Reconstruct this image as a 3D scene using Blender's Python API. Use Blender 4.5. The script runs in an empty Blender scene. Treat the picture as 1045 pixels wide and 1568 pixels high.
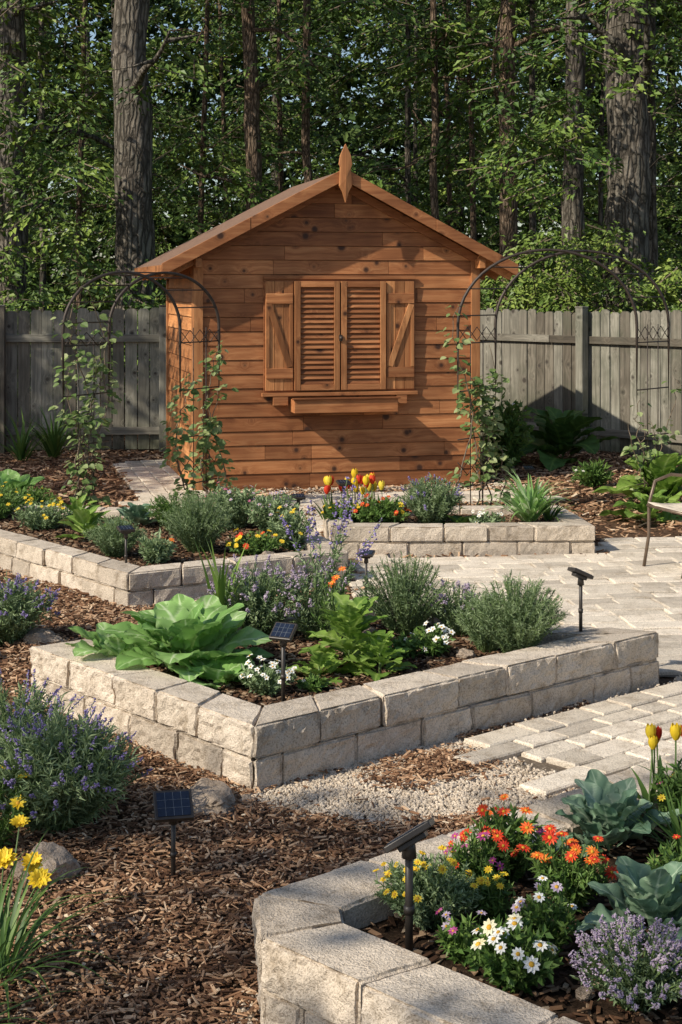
import bpy, math, random
import numpy as np
from mathutils import noise, Vector, Matrix
rng=np.random.default_rng(11); random.seed(5)
scene=bpy.context.scene
scene.view_settings.view_transform='Standard'; scene.view_settings.look='None'; scene.view_settings.exposure=0
U=lambda a,b,n=None: rng.uniform(a,b,n)

# ------------------------------------------------------------------ mesh builder
class MB:
    def __init__(s): s.V=[];s.F=[];s.R=[];s.n=0
    def add(s,V,F,mat=0,r=0.5,smooth=False):
        V=np.asarray(V,float).reshape(-1,3)
        for f in F:
            s.F.append((np.asarray(f,int)+s.n,mat,smooth))
        s.V.append(V); s.R.append(np.broadcast_to(np.asarray(r,float),(len(V),)).copy()); s.n+=len(V)
    def inst(s,T,pos,R,sc,mat=0,r=0.5,smooth=False):
        TV,TF=T; TV=np.asarray(TV,float); n=len(pos); k=len(TV)
        if n==0: return
        sc=np.asarray(sc,float)
        if sc.ndim==0: sc=np.full(n,float(sc))
        if sc.ndim==1: sc=np.repeat(sc[:,None],3,1)
        V=TV[None]*sc[:,None,:]
        V=np.einsum('nij,nkj->nki',R,V)+np.asarray(pos)[:,None,:]
        off=(np.arange(n)*k)[:,None,None]
        F=[(np.asarray(f,int)[None]+off).reshape(-1,len(f[0])) for f in TF]
        rr=np.repeat(np.broadcast_to(np.asarray(r,float),(n,)),k)
        s.V.append(V.reshape(-1,3))
        for f in F: s.F.append((f+s.n,mat,smooth))
        s.R.append(rr); s.n+=n*k
    def build(s,name,mats,parent=None,origin=(0,0,0),bevel=0):
        V=np.concatenate(s.V)-np.asarray(origin,float)
        me=bpy.data.meshes.new(name)
        me.vertices.add(len(V)); me.vertices.foreach_set('co',V.astype(np.float32).ravel())
        nl=sum(f.size for f,_,_ in s.F); npol=sum(len(f) for f,_,_ in s.F)
        loops=np.concatenate([f.ravel() for f,_,_ in s.F]).astype(np.int32)
        tot=np.concatenate([np.full(len(f),f.shape[1]) for f,_,_ in s.F])
        st=np.concatenate([[0],np.cumsum(tot)[:-1]]).astype(np.int32)
        mi=np.concatenate([np.full(len(f),m) for f,m,_ in s.F]).astype(np.int32)
        sm=np.concatenate([np.full(len(f),q) for f,_,q in s.F]).astype(bool)
        me.loops.add(nl); me.loops.foreach_set('vertex_index',loops)
        me.polygons.add(npol); me.polygons.foreach_set('loop_start',st)
        me.update(calc_edges=True)
        me.polygons.foreach_set('material_index',mi); me.polygons.foreach_set('use_smooth',sm)
        a=me.attributes.new('rnd','FLOAT','POINT'); a.data.foreach_set('value',np.concatenate(s.R).astype(np.float32))
        for m in mats: me.materials.append(m)
        me.validate()
        ob=bpy.data.objects.new(name,me); scene.collection.objects.link(ob)
        ob.location=origin
        if parent is not None: ob.parent=parent
        if bevel:
            b=ob.modifiers.new('bevel','BEVEL'); b.width=bevel; b.segments=2; b.limit_method='ANGLE'
        return ob
def empty(name,loc=(0,0,0),rz=0):
    e=bpy.data.objects.new(name,None); scene.collection.objects.link(e); e.location=loc; e.rotation_euler=(0,0,rz); e.empty_display_size=.2
    return e
def nrm(a): return a/np.maximum(np.linalg.norm(a,axis=-1,keepdims=True),1e-9)
def frames(d,up):
    d=nrm(np.asarray(d,float)); up=np.broadcast_to(np.asarray(up,float),d.shape)+1e-4
    x=nrm(np.cross(d,up)); z=np.cross(x,d)
    return np.stack([x,d,z],axis=-1)
HF=[[0,3,2,1],[4,5,6,7],[0,1,5,4],[1,2,6,5],[2,3,7,6],[3,0,4,7]]
def hexa(mb,P,mat=0,r=None): mb.add(P,[np.array(HF)],mat,U(0,1) if r is None else r)
def box(mb,x0,x1,y0,y1,z0,z1,mat=0,r=None):
    hexa(mb,[(x0,y0,z0),(x1,y0,z0),(x1,y1,z0),(x0,y1,z0),(x0,y0,z1),(x1,y0,z1),(x1,y1,z1),(x0,y1,z1)],mat,r)
def beam(mb,p0,p1,w,t,up=(0,0,1),mat=0,r=None):
    p0=np.array(p0,float);p1=np.array(p1,float);R=frames((p1-p0)[None],up)[0];x=R[:,0]*w/2;z=R[:,2]*t/2
    hexa(mb,[p0-x-z,p0+x-z,p1+x-z,p1-x-z,p0-x+z,p0+x+z,p1+x+z,p1-x+z],mat,r)
def tube(mb,pts,rad,ns=8,mat=0,r=0.5,smooth=True,rough=0):
    pts=np.array(pts,float); n=len(pts); rad=np.broadcast_to(np.asarray(rad,float),(n,))
    d=np.gradient(pts,axis=0); d=nrm(d); up=np.array([0,0,1.]) if abs(d[:,2]).mean()<.8 else np.array([0,1.,0])
    x=nrm(np.cross(d,up)); z=np.cross(x,d); a=np.arange(ns)*2*math.pi/ns
    rr=rad[:,None]*np.ones(ns)[None]
    if rough:
        ph=U(0,99)
        for i in range(n):
            for j in range(ns):
                rr[i,j]*=1+rough*noise.noise(Vector((math.cos(a[j])*2.5+ph,math.sin(a[j])*2.5,pts[i,2]*.9)))*1.2+rough*.8*noise.noise(Vector((math.cos(a[j])*7+ph,math.sin(a[j])*7,pts[i,2]*2.)))
    V=pts[:,None]+(x[:,None]*np.cos(a)[None,:,None]+z[:,None]*np.sin(a)[None,:,None])*rr[...,None]
    F=[]
    for i in range(n-1):
        for j in range(ns):
            k=(j+1)%ns; F.append((i*ns+j,i*ns+k,(i+1)*ns+k,(i+1)*ns+j))
    mb.add(V.reshape(-1,3),[np.array(F),np.array([list(range(ns))[::-1]]),np.array([[(n-1)*ns+j for j in range(ns)]])],mat,r,smooth)
def inpoly(P,poly):
    x,y=P[:,0],P[:,1]; res=np.zeros(len(P),bool); n=len(poly)
    for i in range(n):
        x1,y1=poly[i];x2,y2=poly[(i+1)%n]
        c=((y1>y)!=(y2>y))&(x<(x2-x1)*(y-y1)/((y2-y1) if y2!=y1 else 1e-9)+x1); res^=c
    return res
def offset(poly,t):
    n=len(poly);out=[]
    ar=sum(poly[i][0]*poly[(i+1)%n][1]-poly[(i+1)%n][0]*poly[i][1] for i in range(n)); sg=1 if ar>0 else -1
    for i in range(n):
        a=np.array(poly[i-1]);b=np.array(poly[i]);c=np.array(poly[(i+1)%n])
        d1=nrm(b-a);d2=nrm(c-b);n1=np.array([-d1[1],d1[0]])*sg;n2=np.array([-d2[1],d2[0]])*sg
        m=n1+n2; m=m/ (m@m)*2; out.append(tuple(b+m*t))
    return out

# templates
LEAF=([(0,0,0),(-.5,.42,.1),(0,1,-.08),(.5,.42,.1)],[[(0,2,1),(0,3,2)]])
LEAF2=([(0,0,0),(0,.5,-.03),(0,1,-.1),(-.36,.2,.06),(-.46,.52,.08),(-.25,.82,0),(.36,.2,.06),(.46,.52,.08),(.25,.82,0)],
       [[(0,1,4,3),(1,2,5,4),(0,6,7,1),(1,7,8,2)]])
PRISM=([(-.5,0,-.3),(.5,0,-.3),(0,0,.55),(-.5,1,-.3),(.5,1,-.3),(0,1,.55)],[[(0,1,4,3),(1,2,5,4),(2,0,3,5)]])
OCT=([(1,0,0),(0,1,0),(-1,0,0),(0,-1,0),(0,0,1),(0,0,-1)],[[(0,1,4),(1,2,4),(2,3,4),(3,0,4),(1,0,5),(2,1,5),(3,2,5),(0,3,5)]])
def ico():
    t=(1+5**.5)/2; v=nrm(np.array([(-1,t,0),(1,t,0),(-1,-t,0),(1,-t,0),(0,-1,t),(0,1,t),(0,-1,-t),(0,1,-t),(t,0,-1),(t,0,1),(-t,0,-1),(-t,0,1)],float))
    f=[(0,11,5),(0,5,1),(0,1,7),(0,7,10),(0,10,11),(1,5,9),(5,11,4),(11,10,2),(10,7,6),(7,1,8),(3,9,4),(3,4,2),(3,2,6),(3,6,8),(3,8,9),(4,9,5),(2,4,11),(6,2,10),(8,6,7),(9,8,1)]
    return (v,[f])
ICO=ico()
CHIP=([(-.5,-.5,0),(.5,-.4,0),(.42,.5,0),(-.5,.42,0),(-.45,-.45,1),(.42,-.5,1),(.5,.4,1),(-.4,.5,1)],[[(4,5,6,7),(0,1,5,4),(1,2,6,5),(2,3,7,6),(3,0,4,7)]])

# ------------------------------------------------------------------ materials
def M(name):
    m=bpy.data.materials.new(name); m.use_nodes=True; nt=m.node_tree; return m,nt,nt.nodes['Principled BSDF']
def nd(nt,t,ins=None,**kw):
    n=nt.nodes.new(t)
    for k,v in kw.items(): setattr(n,k,v)
    if ins:
        for k,v in ins.items():
            if hasattr(v,'is_output'): nt.links.new(v,n.inputs[k])
            else: n.inputs[k].default_value=v
    return n
def ramp(nt,fac,stops,interp='LINEAR'):
    n=nt.nodes.new('ShaderNodeValToRGB'); cr=n.color_ramp; cr.interpolation=interp
    while len(cr.elements)<len(stops): cr.elements.new(.5)
    for e,(p,c) in zip(cr.elements,stops): e.position=p; e.color=(c[0],c[1],c[2],1)
    nt.links.new(fac,n.inputs[0]); return n.outputs[0]
def mul(nt,a,b,f=1.0):
    n=nt.nodes.new('ShaderNodeMix'); n.data_type='RGBA'; n.blend_type='MULTIPLY'; n.inputs[0].default_value=f
    nt.links.new(a,n.inputs[6]); 
    if hasattr(b,'is_output'): nt.links.new(b,n.inputs[7])
    else: n.inputs[7].default_value=b
    return n.outputs[2]
def mix(nt,f,a,b):
    n=nt.nodes.new('ShaderNodeMix'); n.data_type='RGBA'
    for i,v in ((0,f),(6,a),(7,b)):
        if hasattr(v,'is_output'): nt.links.new(v,n.inputs[i])
        else: n.inputs[i].default_value=v if i==0 else (*v,1)
    return n.outputs[2]
def attr(nt): return nd(nt,'ShaderNodeAttribute',attribute_name='rnd').outputs['Fac']
def noisen(nt,vec,scale,detail=4,rough=.6,dist=0): 
    return nd(nt,'ShaderNodeTexNoise',{'Vector':vec,'Scale':scale,'Detail':detail,'Roughness':rough,'Distortion':dist}).outputs['Fac']
def bump(nt,b,h,st=.5,d=.01):
    n=nd(nt,'ShaderNodeBump',{'Height':h,'Strength':st,'Distance':d}); nt.links.new(n.outputs[0],b.inputs['Normal'])
def leafmat(name,c0,c1,c2,trans=.3,rough=.5,spec=.35,nscale=0):
    m,nt,b=M(name)
    col=ramp(nt,attr(nt),[(0,c0),(.5,c1),(1,c2)])
    if nscale:
        co=nd(nt,'ShaderNodeTexCoord').outputs['Object']
        col=mul(nt,col,ramp(nt,noisen(nt,co,nscale,1),[(.3,(.75,.75,.75)),(.7,(1.2,1.2,1.15))]))
    nt.links.new(col,b.inputs['Base Color']); b.inputs['Roughness'].default_value=rough; b.inputs['Specular IOR Level'].default_value=spec
    if trans<=0: return m
    tr=nd(nt,'ShaderNodeBsdfTranslucent',{'Color':col}); ms=nd(nt,'ShaderNodeMixShader',{0:trans})
    nt.links.new(b.outputs[0],ms.inputs[1]); nt.links.new(tr.outputs[0],ms.inputs[2]); nt.links.new(ms.outputs[0],nt.nodes['Material Output'].inputs[0]); return m
def plain(name,c,rough=.5,metal=0,nscale=20,var=.25):
    m,nt,b=M(name); co=nd(nt,'ShaderNodeTexCoord').outputs['Object']
    lo=[x*(1-var) for x in c]; hi=[min(1,x*(1+var)) for x in c]
    nt.links.new(ramp(nt,noisen(nt,co,nscale,2),[(.3,lo),(.7,hi)]),b.inputs['Base Color']); b.inputs['Roughness'].default_value=rough; b.inputs['Metallic'].default_value=metal; return m
def wood(name,axis,plane,cols,knot,knotc,bstr=.35,kscale=3.1,weather=None,stain=None):
    m,nt,b=M(name); co=nd(nt,'ShaderNodeTexCoord').outputs['Object']; r=attr(nt)
    off=nd(nt,'ShaderNodeVectorMath',{0:(37.,17.,53.)},operation='SCALE'); nt.links.new(r,off.inputs['Scale'])
    ad=nd(nt,'ShaderNodeVectorMath',{0:co,1:off.outputs[0]},operation='ADD').outputs[0]
    s=[30,30,30]; s[axis]=1.3
    sp=nd(nt,'ShaderNodeSeparateXYZ',{0:ad}).outputs; cb=nd(nt,'ShaderNodeCombineXYZ',{0:sp[plane[0]],1:sp[plane[1]]}).outputs[0]
    vo0=nd(nt,'ShaderNodeTexVoronoi',{'Vector':cb,'Scale':kscale,'Randomness':1.},voronoi_dimensions='2D').outputs['Distance']
    kn=nd(nt,'ShaderNodeMath',{0:noisen(nt,ad,2.6,1),1:.46},operation='SUBTRACT').outputs[0]
    kn=nd(nt,'ShaderNodeMath',{0:kn,1:.35},operation='MULTIPLY').outputs[0]
    vo=nd(nt,'ShaderNodeMath',{0:vo0,1:kn},operation='ADD').outputs[0]; vo=nd(nt,'ShaderNodeMath',{0:vo,1:.004},operation='MAXIMUM').outputs[0]
    g=nd(nt,'ShaderNodeVectorMath',{0:ad,1:tuple(s)},operation='MULTIPLY').outputs[0]
    wv=nd(nt,'ShaderNodeMath',{0:.14,1:vo0},operation='DIVIDE').outputs[0]
    wv2=nd(nt,'ShaderNodeMath',{0:wv,1:2.5},operation='MINIMUM').outputs[0]
    cmb=nd(nt,'ShaderNodeVectorMath',{0:g},operation='ADD'); nt.links.new(wv2,cmb.inputs[1])
    gr=noisen(nt,cmb.outputs[0],1.,5,.65)
    gr2=noisen(nt,ad,2.2,2,.5)
    col=ramp(nt,gr,[(.25,cols[0]),(.5,cols[1]),(.75,cols[2])])
    col=mul(nt,col,ramp(nt,r,[(0,(.55,.5,.46)),(.35,(.86,.83,.81)),(.6,(1,1,1)),(1,(1.28,1.3,1.28))]))
    col=mul(nt,col,ramp(nt,gr2,[(.3,(.7,.67,.65)),(.65,(1.12,1.1,1.08))]))
    if knot: 
        kf=ramp(nt,vo,[(0,(1,1,1)),(knot*.5,(.9,.9,.9)),(knot,(.35,.35,.35)),(knot*1.9,(0,0,0))])
        col=mix(nt,kf,col,knotc)
    if weather:
        w=noisen(nt,co,1.1,4,.7); col=mix(nt,ramp(nt,w,[(.48,(0,0,0)),(.72,(.75,.75,.75))]),col,weather)
    if stain:
        zz=nd(nt,'ShaderNodeSeparateXYZ',{0:co}).outputs[2]; q=nd(nt,'ShaderNodeMath',{0:noisen(nt,co,3.,4,.7),1:.5},operation='SUBTRACT').outputs[0]; q=nd(nt,'ShaderNodeMath',{0:q,1:.9},operation='MULTIPLY').outputs[0]
        q=nd(nt,'ShaderNodeMath',{0:zz,1:q},operation='ADD').outputs[0]; col=mul(nt,col,ramp(nt,q,[(.0,(.5,.52,.42)),(.45,(1,1,1))]))
    nt.links.new(col,b.inputs['Base Color']); b.inputs['Roughness'].default_value=.62; b.inputs['Specular IOR Level'].default_value=.3
    bump(nt,b,gr,bstr,.004); return m
cedar=[(.20,.070,.025),(.37,.150,.058),(.52,.25,.108)]
W_X=wood('cedar_boards_x',0,(0,2),cedar,.08,(.05,.022,.013)); W_Y=wood('cedar_boards_y',1,(1,2),[(.29,.11,.037),(.48,.21,.078),(.62,.30,.125)],.08,(.06,.02,.01)); W_Z=wood('cedar_boards_z',2,(0,2),[(.24,.095,.035),(.42,.185,.072),(.56,.28,.12)],.08,(.05,.02,.01))
grayw=[(.10,.097,.08),(.23,.22,.18),(.38,.36,.305)]
F_Z=wood('fence_weathered_z',2,(0,2),grayw,.06,(.06,.05,.04),.6,3.5,(.085,.095,.062),True); F_X=wood('fence_weathered_x',0,(0,2),grayw,.05,(.06,.05,.04),.6,3.5,(.1,.1,.075))
def stonemat(name,base,warm,dirt=.7):
    m,nt,b=M(name); co=nd(nt,'ShaderNodeTexCoord').outputs['Object']; r=attr(nt)
    c=mix(nt,noisen(nt,co,2.5,2),base,warm)
    c=mul(nt,c,ramp(nt,r,[(0,(.74,.72,.70)),(.5,(1,.98,.95)),(1,(1.16,1.14,1.12))]))
    sp=noisen(nt,co,140,2,.7); c=mul(nt,c,ramp(nt,sp,[(.3,(.55,.53,.5)),(.5,(1,1,1)),(.75,(1.15,1.15,1.15))]))
    st=noisen(nt,co,9,5,.75); c=mul(nt,c,ramp(nt,st,[(.3,(dirt,dirt*.94,dirt*.86)),(.5,(1.,1.,1.)),(.7,(1.08,1.08,1.08))]))
    nt.links.new(c,b.inputs['Base Color']); b.inputs['Roughness'].default_value=.9; b.inputs['Specular IOR Level'].default_value=.2
    h=nd(nt,'ShaderNodeMath',{0:noisen(nt,co,45,4,.75),1:sp},operation='ADD').outputs[0]
    bump(nt,b,h,.8,.008); return m
STONE=stonemat('split_face_block',(.60,.53,.44),(.66,.565,.455),.58); PAVE=stonemat('paver_stone',(.70,.63,.53),(.77,.68,.55),.66); ROCK=stonemat('rough_rock',(.30,.25,.2),(.42,.34,.27)); GRAV=stonemat('gravel_stone',(.55,.47,.37),(.7,.61,.5))
def groundmat(name,a,b2,c,sc=40):
    m,nt,b=M(name); co=nd(nt,'ShaderNodeTexCoord').outputs['Object']
    f=noisen(nt,co,sc,6,.75,1.); f2=noisen(nt,co,1.3,3)
    col=ramp(nt,f,[(.3,a),(.5,b2),(.7,c)]); col=mul(nt,col,ramp(nt,f2,[(.3,(.6,.58,.56)),(.7,(1.15,1.12,1.1))]))
    nt.links.new(col,b.inputs['Base Color']); b.inputs['Roughness'].default_value=.95; b.inputs['Specular IOR Level'].default_value=.1
    bump(nt,b,f,1.,.02); return m
G_MULCH=groundmat('mulch_ground',(.04,.024,.015),(.13,.078,.046),(.3,.19,.12)); G_SOIL=groundmat('bed_soil',(.015,.010,.007),(.05,.032,.02),(.13,.085,.055)); G_SAND=groundmat('joint_sand',(.14,.11,.08),(.26,.21,.155),(.40,.34,.26),80)
def chipmat(name,k):
    m,nt,b=M(name)
    c=ramp(nt,attr(nt),[(0,[x*k for x in(.065,.032,.018)]),(.35,[x*k for x in(.21,.108,.057)]),(.65,[x*k for x in(.41,.245,.14)]),(.9,[x*k for x in(.60,.42,.265)]),(1,[x*k for x in(.74,.59,.42)])])
    nt.links.new(c,b.inputs['Base Color']); b.inputs['Roughness'].default_value=.85; b.inputs['Specular IOR Level'].default_value=.2; return m
CHIPM=chipmat('mulch_chip',1.); CHIPD=chipmat('soil_chip',.5)
def barkmat(name,a,b2,c,sc=(14,14,2.6)):
    m,nt,b=M(name); co=nd(nt,'ShaderNodeTexCoord').outputs['Object']
    g=nd(nt,'ShaderNodeVectorMath',{0:co,1:sc},operation='MULTIPLY').outputs[0]
    n0=noisen(nt,co,3,3,.6); dv=nd(nt,'ShaderNodeVectorMath',{0:g},operation='ADD'); 
    s2=nd(nt,'ShaderNodeMath',{0:n0,1:1.6},operation='MULTIPLY').outputs[0]; nt.links.new(s2,dv.inputs[1])
    vo=nd(nt,'ShaderNodeTexVoronoi',{'Vector':dv.outputs[0],'Scale':1.},feature='DISTANCE_TO_EDGE').outputs['Distance']
    fn=noisen(nt,dv.outputs[0],2.2,5,.7)
    h=nd(nt,'ShaderNodeMath',{0:ramp(nt,vo,[(0,(0,0,0)),(.28,(1,1,1))]),1:fn},operation='MULTIPLY').outputs[0]
    col=ramp(nt,h,[(0,a),(.35,b2),(.75,c)]); col=mul(nt,col,ramp(nt,n0,[(.3,(.7,.72,.68)),(.7,(1.2,1.15,1.1))]))
    nt.links.new(col,b.inputs['Base Color']); b.inputs['Roughness'].default_value=.9; b.inputs['Specular IOR Level'].default_value=.15
    bump(nt,b,h,1.,.05); return m
BARK=barkmat('bark',(.05,.043,.035),(.185,.165,.14),(.38,.345,.29)); BARKR=barkmat('bark_reddish',(.07,.05,.035),(.25,.18,.13),(.44,.34,.26),(20,20,5))
TL=leafmat('forest_leaf',(.035,.075,.015),(.085,.15,.026),(.25,.33,.06),0,.5,.3)
TL2=leafmat('forest_leaf_far',(.025,.05,.018),(.05,.09,.026),(.12,.17,.05),0,.7,.1)
VINE=leafmat('vine_leaf',(.09,.16,.04),(.2,.28,.09),(.42,.47,.22),.35)
SHR=leafmat('shrub_leaf',(.05,.10,.02),(.14,.21,.035),(.30,.37,.08),0)
SAGE=leafmat('sage_leaf',(.09,.15,.06),(.20,.28,.13),(.36,.45,.24),.25)
GRN=leafmat('garden_leaf',(.04,.09,.02),(.10,.19,.04),(.2,.31,.07),.3)
YGRN=leafmat('lobed_leaf',(.10,.20,.03),(.25,.38,.07),(.46,.58,.19),.35)
CAB=leafmat('cabbage_leaf',(.15,.31,.07),(.30,.50,.16),(.68,.80,.50),.35,.45,nscale=9)
BLUE=leafmat('kale_leaf',(.10,.19,.115),(.23,.34,.22),(.55,.65,.47),.2,.5,nscale=12)
PURP=leafmat('lavender_bloom',(.18,.13,.33),(.30,.23,.5),(.46,.38,.64),.3,.7)
PALE=leafmat('pale_bloom',(.38,.28,.42),(.52,.42,.54),(.68,.58,.64),.3,.7)
YEL=leafmat('yellow_petal',(.75,.5,.02),(.85,.62,.03),(.9,.72,.08),.25,.6); RED=leafmat('red_petal',(.6,.03,.015),(.72,.06,.02),(.8,.14,.03),.25,.6)
WHT=leafmat('white_petal',(.75,.75,.68),(.85,.85,.8),(.9,.9,.86),.2,.6); PNK=leafmat('magenta_petal',(.3,.03,.14),(.45,.06,.25),(.6,.2,.4),.25,.6); ORG=leafmat('orange_petal',(.8,.12,.02),(.85,.2,.03),(.9,.35,.05),.25,.6); CRM=leafmat('cream_petal',(.8,.72,.4),(.85,.8,.55),(.9,.87,.7),.25,.6)
STEM=plain('stem_green',(.11,.17,.05),.6); TWIG=plain('twig_brown',(.16,.12,.08),.8); CENT=plain('flower_centre',(.55,.3,.02),.8)
IRON=plain('dark_iron',(.06,.045,.036),.55,.4); BLK=plain('lamp_housing',(.035,.028,.022),.45); GLASS=plain('solar_cell',(.012,.018,.035),.15,0,60); LINE=plain('cell_grid',(.16,.18,.2),.4); BRZ=plain('bronze_frame',(.14,.10,.07),.4,.3); SLING=plain('cream_sling',(.62,.55,.44),.8); SHING=plain('roof_shingle',(.19,.11,.07),.9)

# ------------------------------------------------------------------ layout (metres, z up, camera at 0,0,2 looking +Y)
BEDB=[(-.346,6.134),(1.60,7.80),(1.03,8.02),(.33,8.78),(-1.50,7.48)]
BEDA=[(-1.315,9.64),(.05,10.45),(-.45,12.25),(-2.9,12.75),(-3.35,12.2)]
BEDC=[(-.08,11.50),(1.89,11.55),(1.78,12.65),(-.15,12.65)]
BEDD=[(-.235,4.42),(-.215,4.13),(.6,3.3),(2.4,2.5),(3.6,5.2),(3.2,7.55)]
beds=[('stone_raised_bed',BEDB,.28,.21,.20,.36),('stone_raised_bed',BEDA,.235,.19,.17,.36),('stone_raised_bed',BEDC,.235,.19,.17,.36),('stone_raised_bed',BEDD,.28,.23,.2,.40)]
PLAZA=[(1.75,7.95),(1.08,8.1),(.45,8.8),(.3,9.4),(.2,10.5),(-.0,11.4),(1.95,11.45),(2.05,12.35),(7,12.6),(7,8.6)]
PATHL=[(.50,6.80),(.84,6.3),(1.05,5.85),(3.3,7.85),(7,8.55),(1.78,7.93)]
WALK1=[(-1.75,14.0),(-1.2,14.55),(-1.98,17.9),(-2.55,17.8)]
WALK2=[(-1.8,13.9),(1.9,14.5),(1.85,15.1),(-1.75,14.5)]
WALK3=[(-.38,12.0),(-.2,11.9),(-.2,12.75),(.0,14.3),(-.75,14.1),(-.6,12.5)]
GRAVEL=[(-.36,6.08),(.1,6.52),(.5,6.86),(.86,6.34),(.95,6.0),(.6,5.9),(.12,5.78),(-.15,5.88)]
ISLE=[(.12,6.38),(.4,6.66),(.62,6.5),(.45,6.3),(.2,6.22)]
GRAV2=[(1.72,7.92),(1.66,7.75),(2.6,7.85),(2.7,8.3),(1.9,8.15)]
GRAV3=[(-.42,3.9),(-.24,4.45),(-.2,4.1),(.6,3.25),(.5,3.1),(-.3,3.7)]
# ground
g=MB(); g.add([(-300,-300,0),(300,-300,0),(300,300,0),(-300,300,0)],[np.array([[0,1,2,3]])]); g.build('ground',[G_MULCH])
def sheet(name,poly,z,mat):
    m=MB(); m.add([(x,y,z) for x,y in poly],[np.array([list(range(len(poly)))])]); return m.build(name,[mat])

def block(mb,o0,o1,i0,i1,z0,z1,cell,amp,seed):
    o0,o1,i0,i1=[np.array(p) for p in (o0,o1,i0,i1)]
    L=np.linalg.norm(o1-o0); H=z1-z0; Wd=np.linalg.norm(i0-o0)
    def ps(l): 
        k=max(2,int(l/cell)); e=.010/l; return np.array([0,e]+list(np.linspace(e,1-e,k+1)[1:-1])+[1-e,1])
    A,B,C=ps(L),ps(Wd),ps(H); na,nb,nc=len(A),len(B),len(C)
    a,b,c=np.meshgrid(A,B,C,indexing='ij')
    xy=(o0*(1-a)[...,None]+o1*a[...,None])*(1-b)[...,None]+(i0*(1-a)[...,None]+i1*a[...,None])*b[...,None]
    P=np.concatenate([xy,(z0+H*c)[...,None]],-1)
    cen=P.reshape(-1,3).mean(0); dl=nrm(np.append(o1-o0,0)); dn=np.array([dl[1],-dl[0],0.])
    if dn@ (np.append(o0,0)-np.append(i0,0))<0: dn=-dn
    ea=(a==0)|(a==1);eb=(b==0)|(b==1);ec=(c==0)|(c==1); cnt=ea.astype(int)+eb+ec
    sh=.006*(cnt>=2)
    P+=dl*(sh*ea*np.where(a==0,1,-1))[...,None]-dn*(sh*eb*np.where(b==0,1,-1))[...,None]+np.array([0,0,1.])*(sh*ec*np.where(c==0,1,-1))[...,None]
    for idx in zip(*np.where(cnt>0)):
        p=Vector(P[idx])+Vector((seed,0,0))
        n1=noise.noise(p*9)+.6*noise.noise(p*24)+.5*noise.noise(p*55)
        if b[idx]==0: P[idx]+=dn*(n1*amp-(.004 if cnt[idx]>1 else 0))
        else: P[idx]+=np.array([0,0,1])*n1*amp*.2+dn*n1*amp*.2
        if cnt[idx]>=2:
            q=noise.noise(p*30)*.007+noise.noise(p*12)*.009; P[idx]+=nrm(cen-P[idx])*max(0,q)*1.8
    I=np.arange(na*nb*nc).reshape(na,nb,nc); F=[]
    def q(s0,s1,s2,s3,flip):
        f=np.stack([s0.ravel(),s1.ravel(),s2.ravel(),s3.ravel()],1); F.append(f[:,::-1] if flip else f)
    for k,fl in ((0,True),(-1,False)):
        X=I[k]; q(X[:-1,:-1],X[1:,:-1],X[1:,1:],X[:-1,1:],fl)
        X=I[:,k]; q(X[:-1,:-1],X[1:,:-1],X[1:,1:],X[:-1,1:],not fl)
        X=I[:,:,k]; q(X[:-1,:-1],X[1:,:-1],X[1:,1:],X[:-1,1:],fl)
    mb.add(P.reshape(-1,3),[np.concatenate(F)],0,U(.05,.95))
for bi,(nm,poly,h,t,soil,bl) in enumerate(beds):
    inn=offset(poly,t); mb=MB(); n=len(poly); cell=.022 if bi in(0,3) else .04
    for i in range(n):
        o0,o1=np.array(poly[i]),np.array(poly[(i+1)%n]); q0,q1=np.array(inn[i]),np.array(inn[(i+1)%n]); L=np.linalg.norm(o1-o0)
        far = (bi==3 and i in (2,3,4))
        for c in range(2):
            k=max(1,round(L/bl)); ts=np.linspace(0,1,k+1)
            if c==0 and k>1: ts=np.concatenate([[0],(ts[:-1]+ts[1:])/2,[1]])
            ts[1:-1]+=U(-.15,.15,len(ts)-2)/k
            for a,b in zip(ts[:-1],ts[1:]):
                ga=.003/L; A=a+(ga if a>0 else ga*.4); B=b-(ga if b<1 else ga*.4); j=U(-.004,.003); dn=nrm(np.array([(o1-o0)[1],-(o1-o0)[0]]))*U(-.008,.008)
                w=1.0 if c==1 else .97
                pin=lambda u:(o0+(o1-o0)*u)*(1-w)+(q0+(q1-q0)*u)*w
                block(mb,o0+(o1-o0)*A+dn,o0+(o1-o0)*B+dn,pin(A),pin(B),c*h/2-(.03 if c==0 else 0),(c+1)*h/2-.003+(j if c else 0),.08 if far else cell,.013 if bi in(0,3) else .009,bi*10+i)
    root=empty(nm,(0,0,0)); mb.build('block_wall',[STONE],root)
    s=MB(); mid=offset(poly,t*.8); s.add([(x,y,soil) for x,y in mid],[np.array([list(range(n))])]); 
    P=np.stack([U(min(p[0] for p in poly),max(p[0] for p in poly),22000),U(min(p[1] for p in poly),max(p[1] for p in poly),22000)],1)
    P=P[inpoly(P,offset(poly,t*1.02))]; P=P[:9000 if bi in(0,3) else 5000]; m=len(P); az=U(0,6.28,m)
    d=np.stack([np.cos(az),np.sin(az),U(-.3,.3,m)],1); R=frames(d,np.stack([U(-.5,.5,m),U(-.5,.5,m),np.ones(m)],1))
    sc=np.stack([U(.006,.016,m),U(.015,.05,m),U(.002,.006,m)],1)*(1.2 if bi in(1,2) else 1)
    s.inst(CHIP,np.column_stack([P,np.full(m,soil)+U(0,.012,m)]),R,sc,1,U(0,1,m)**1.3); s.build('soil_with_bark',[G_SOIL,CHIPD],root)

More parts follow.
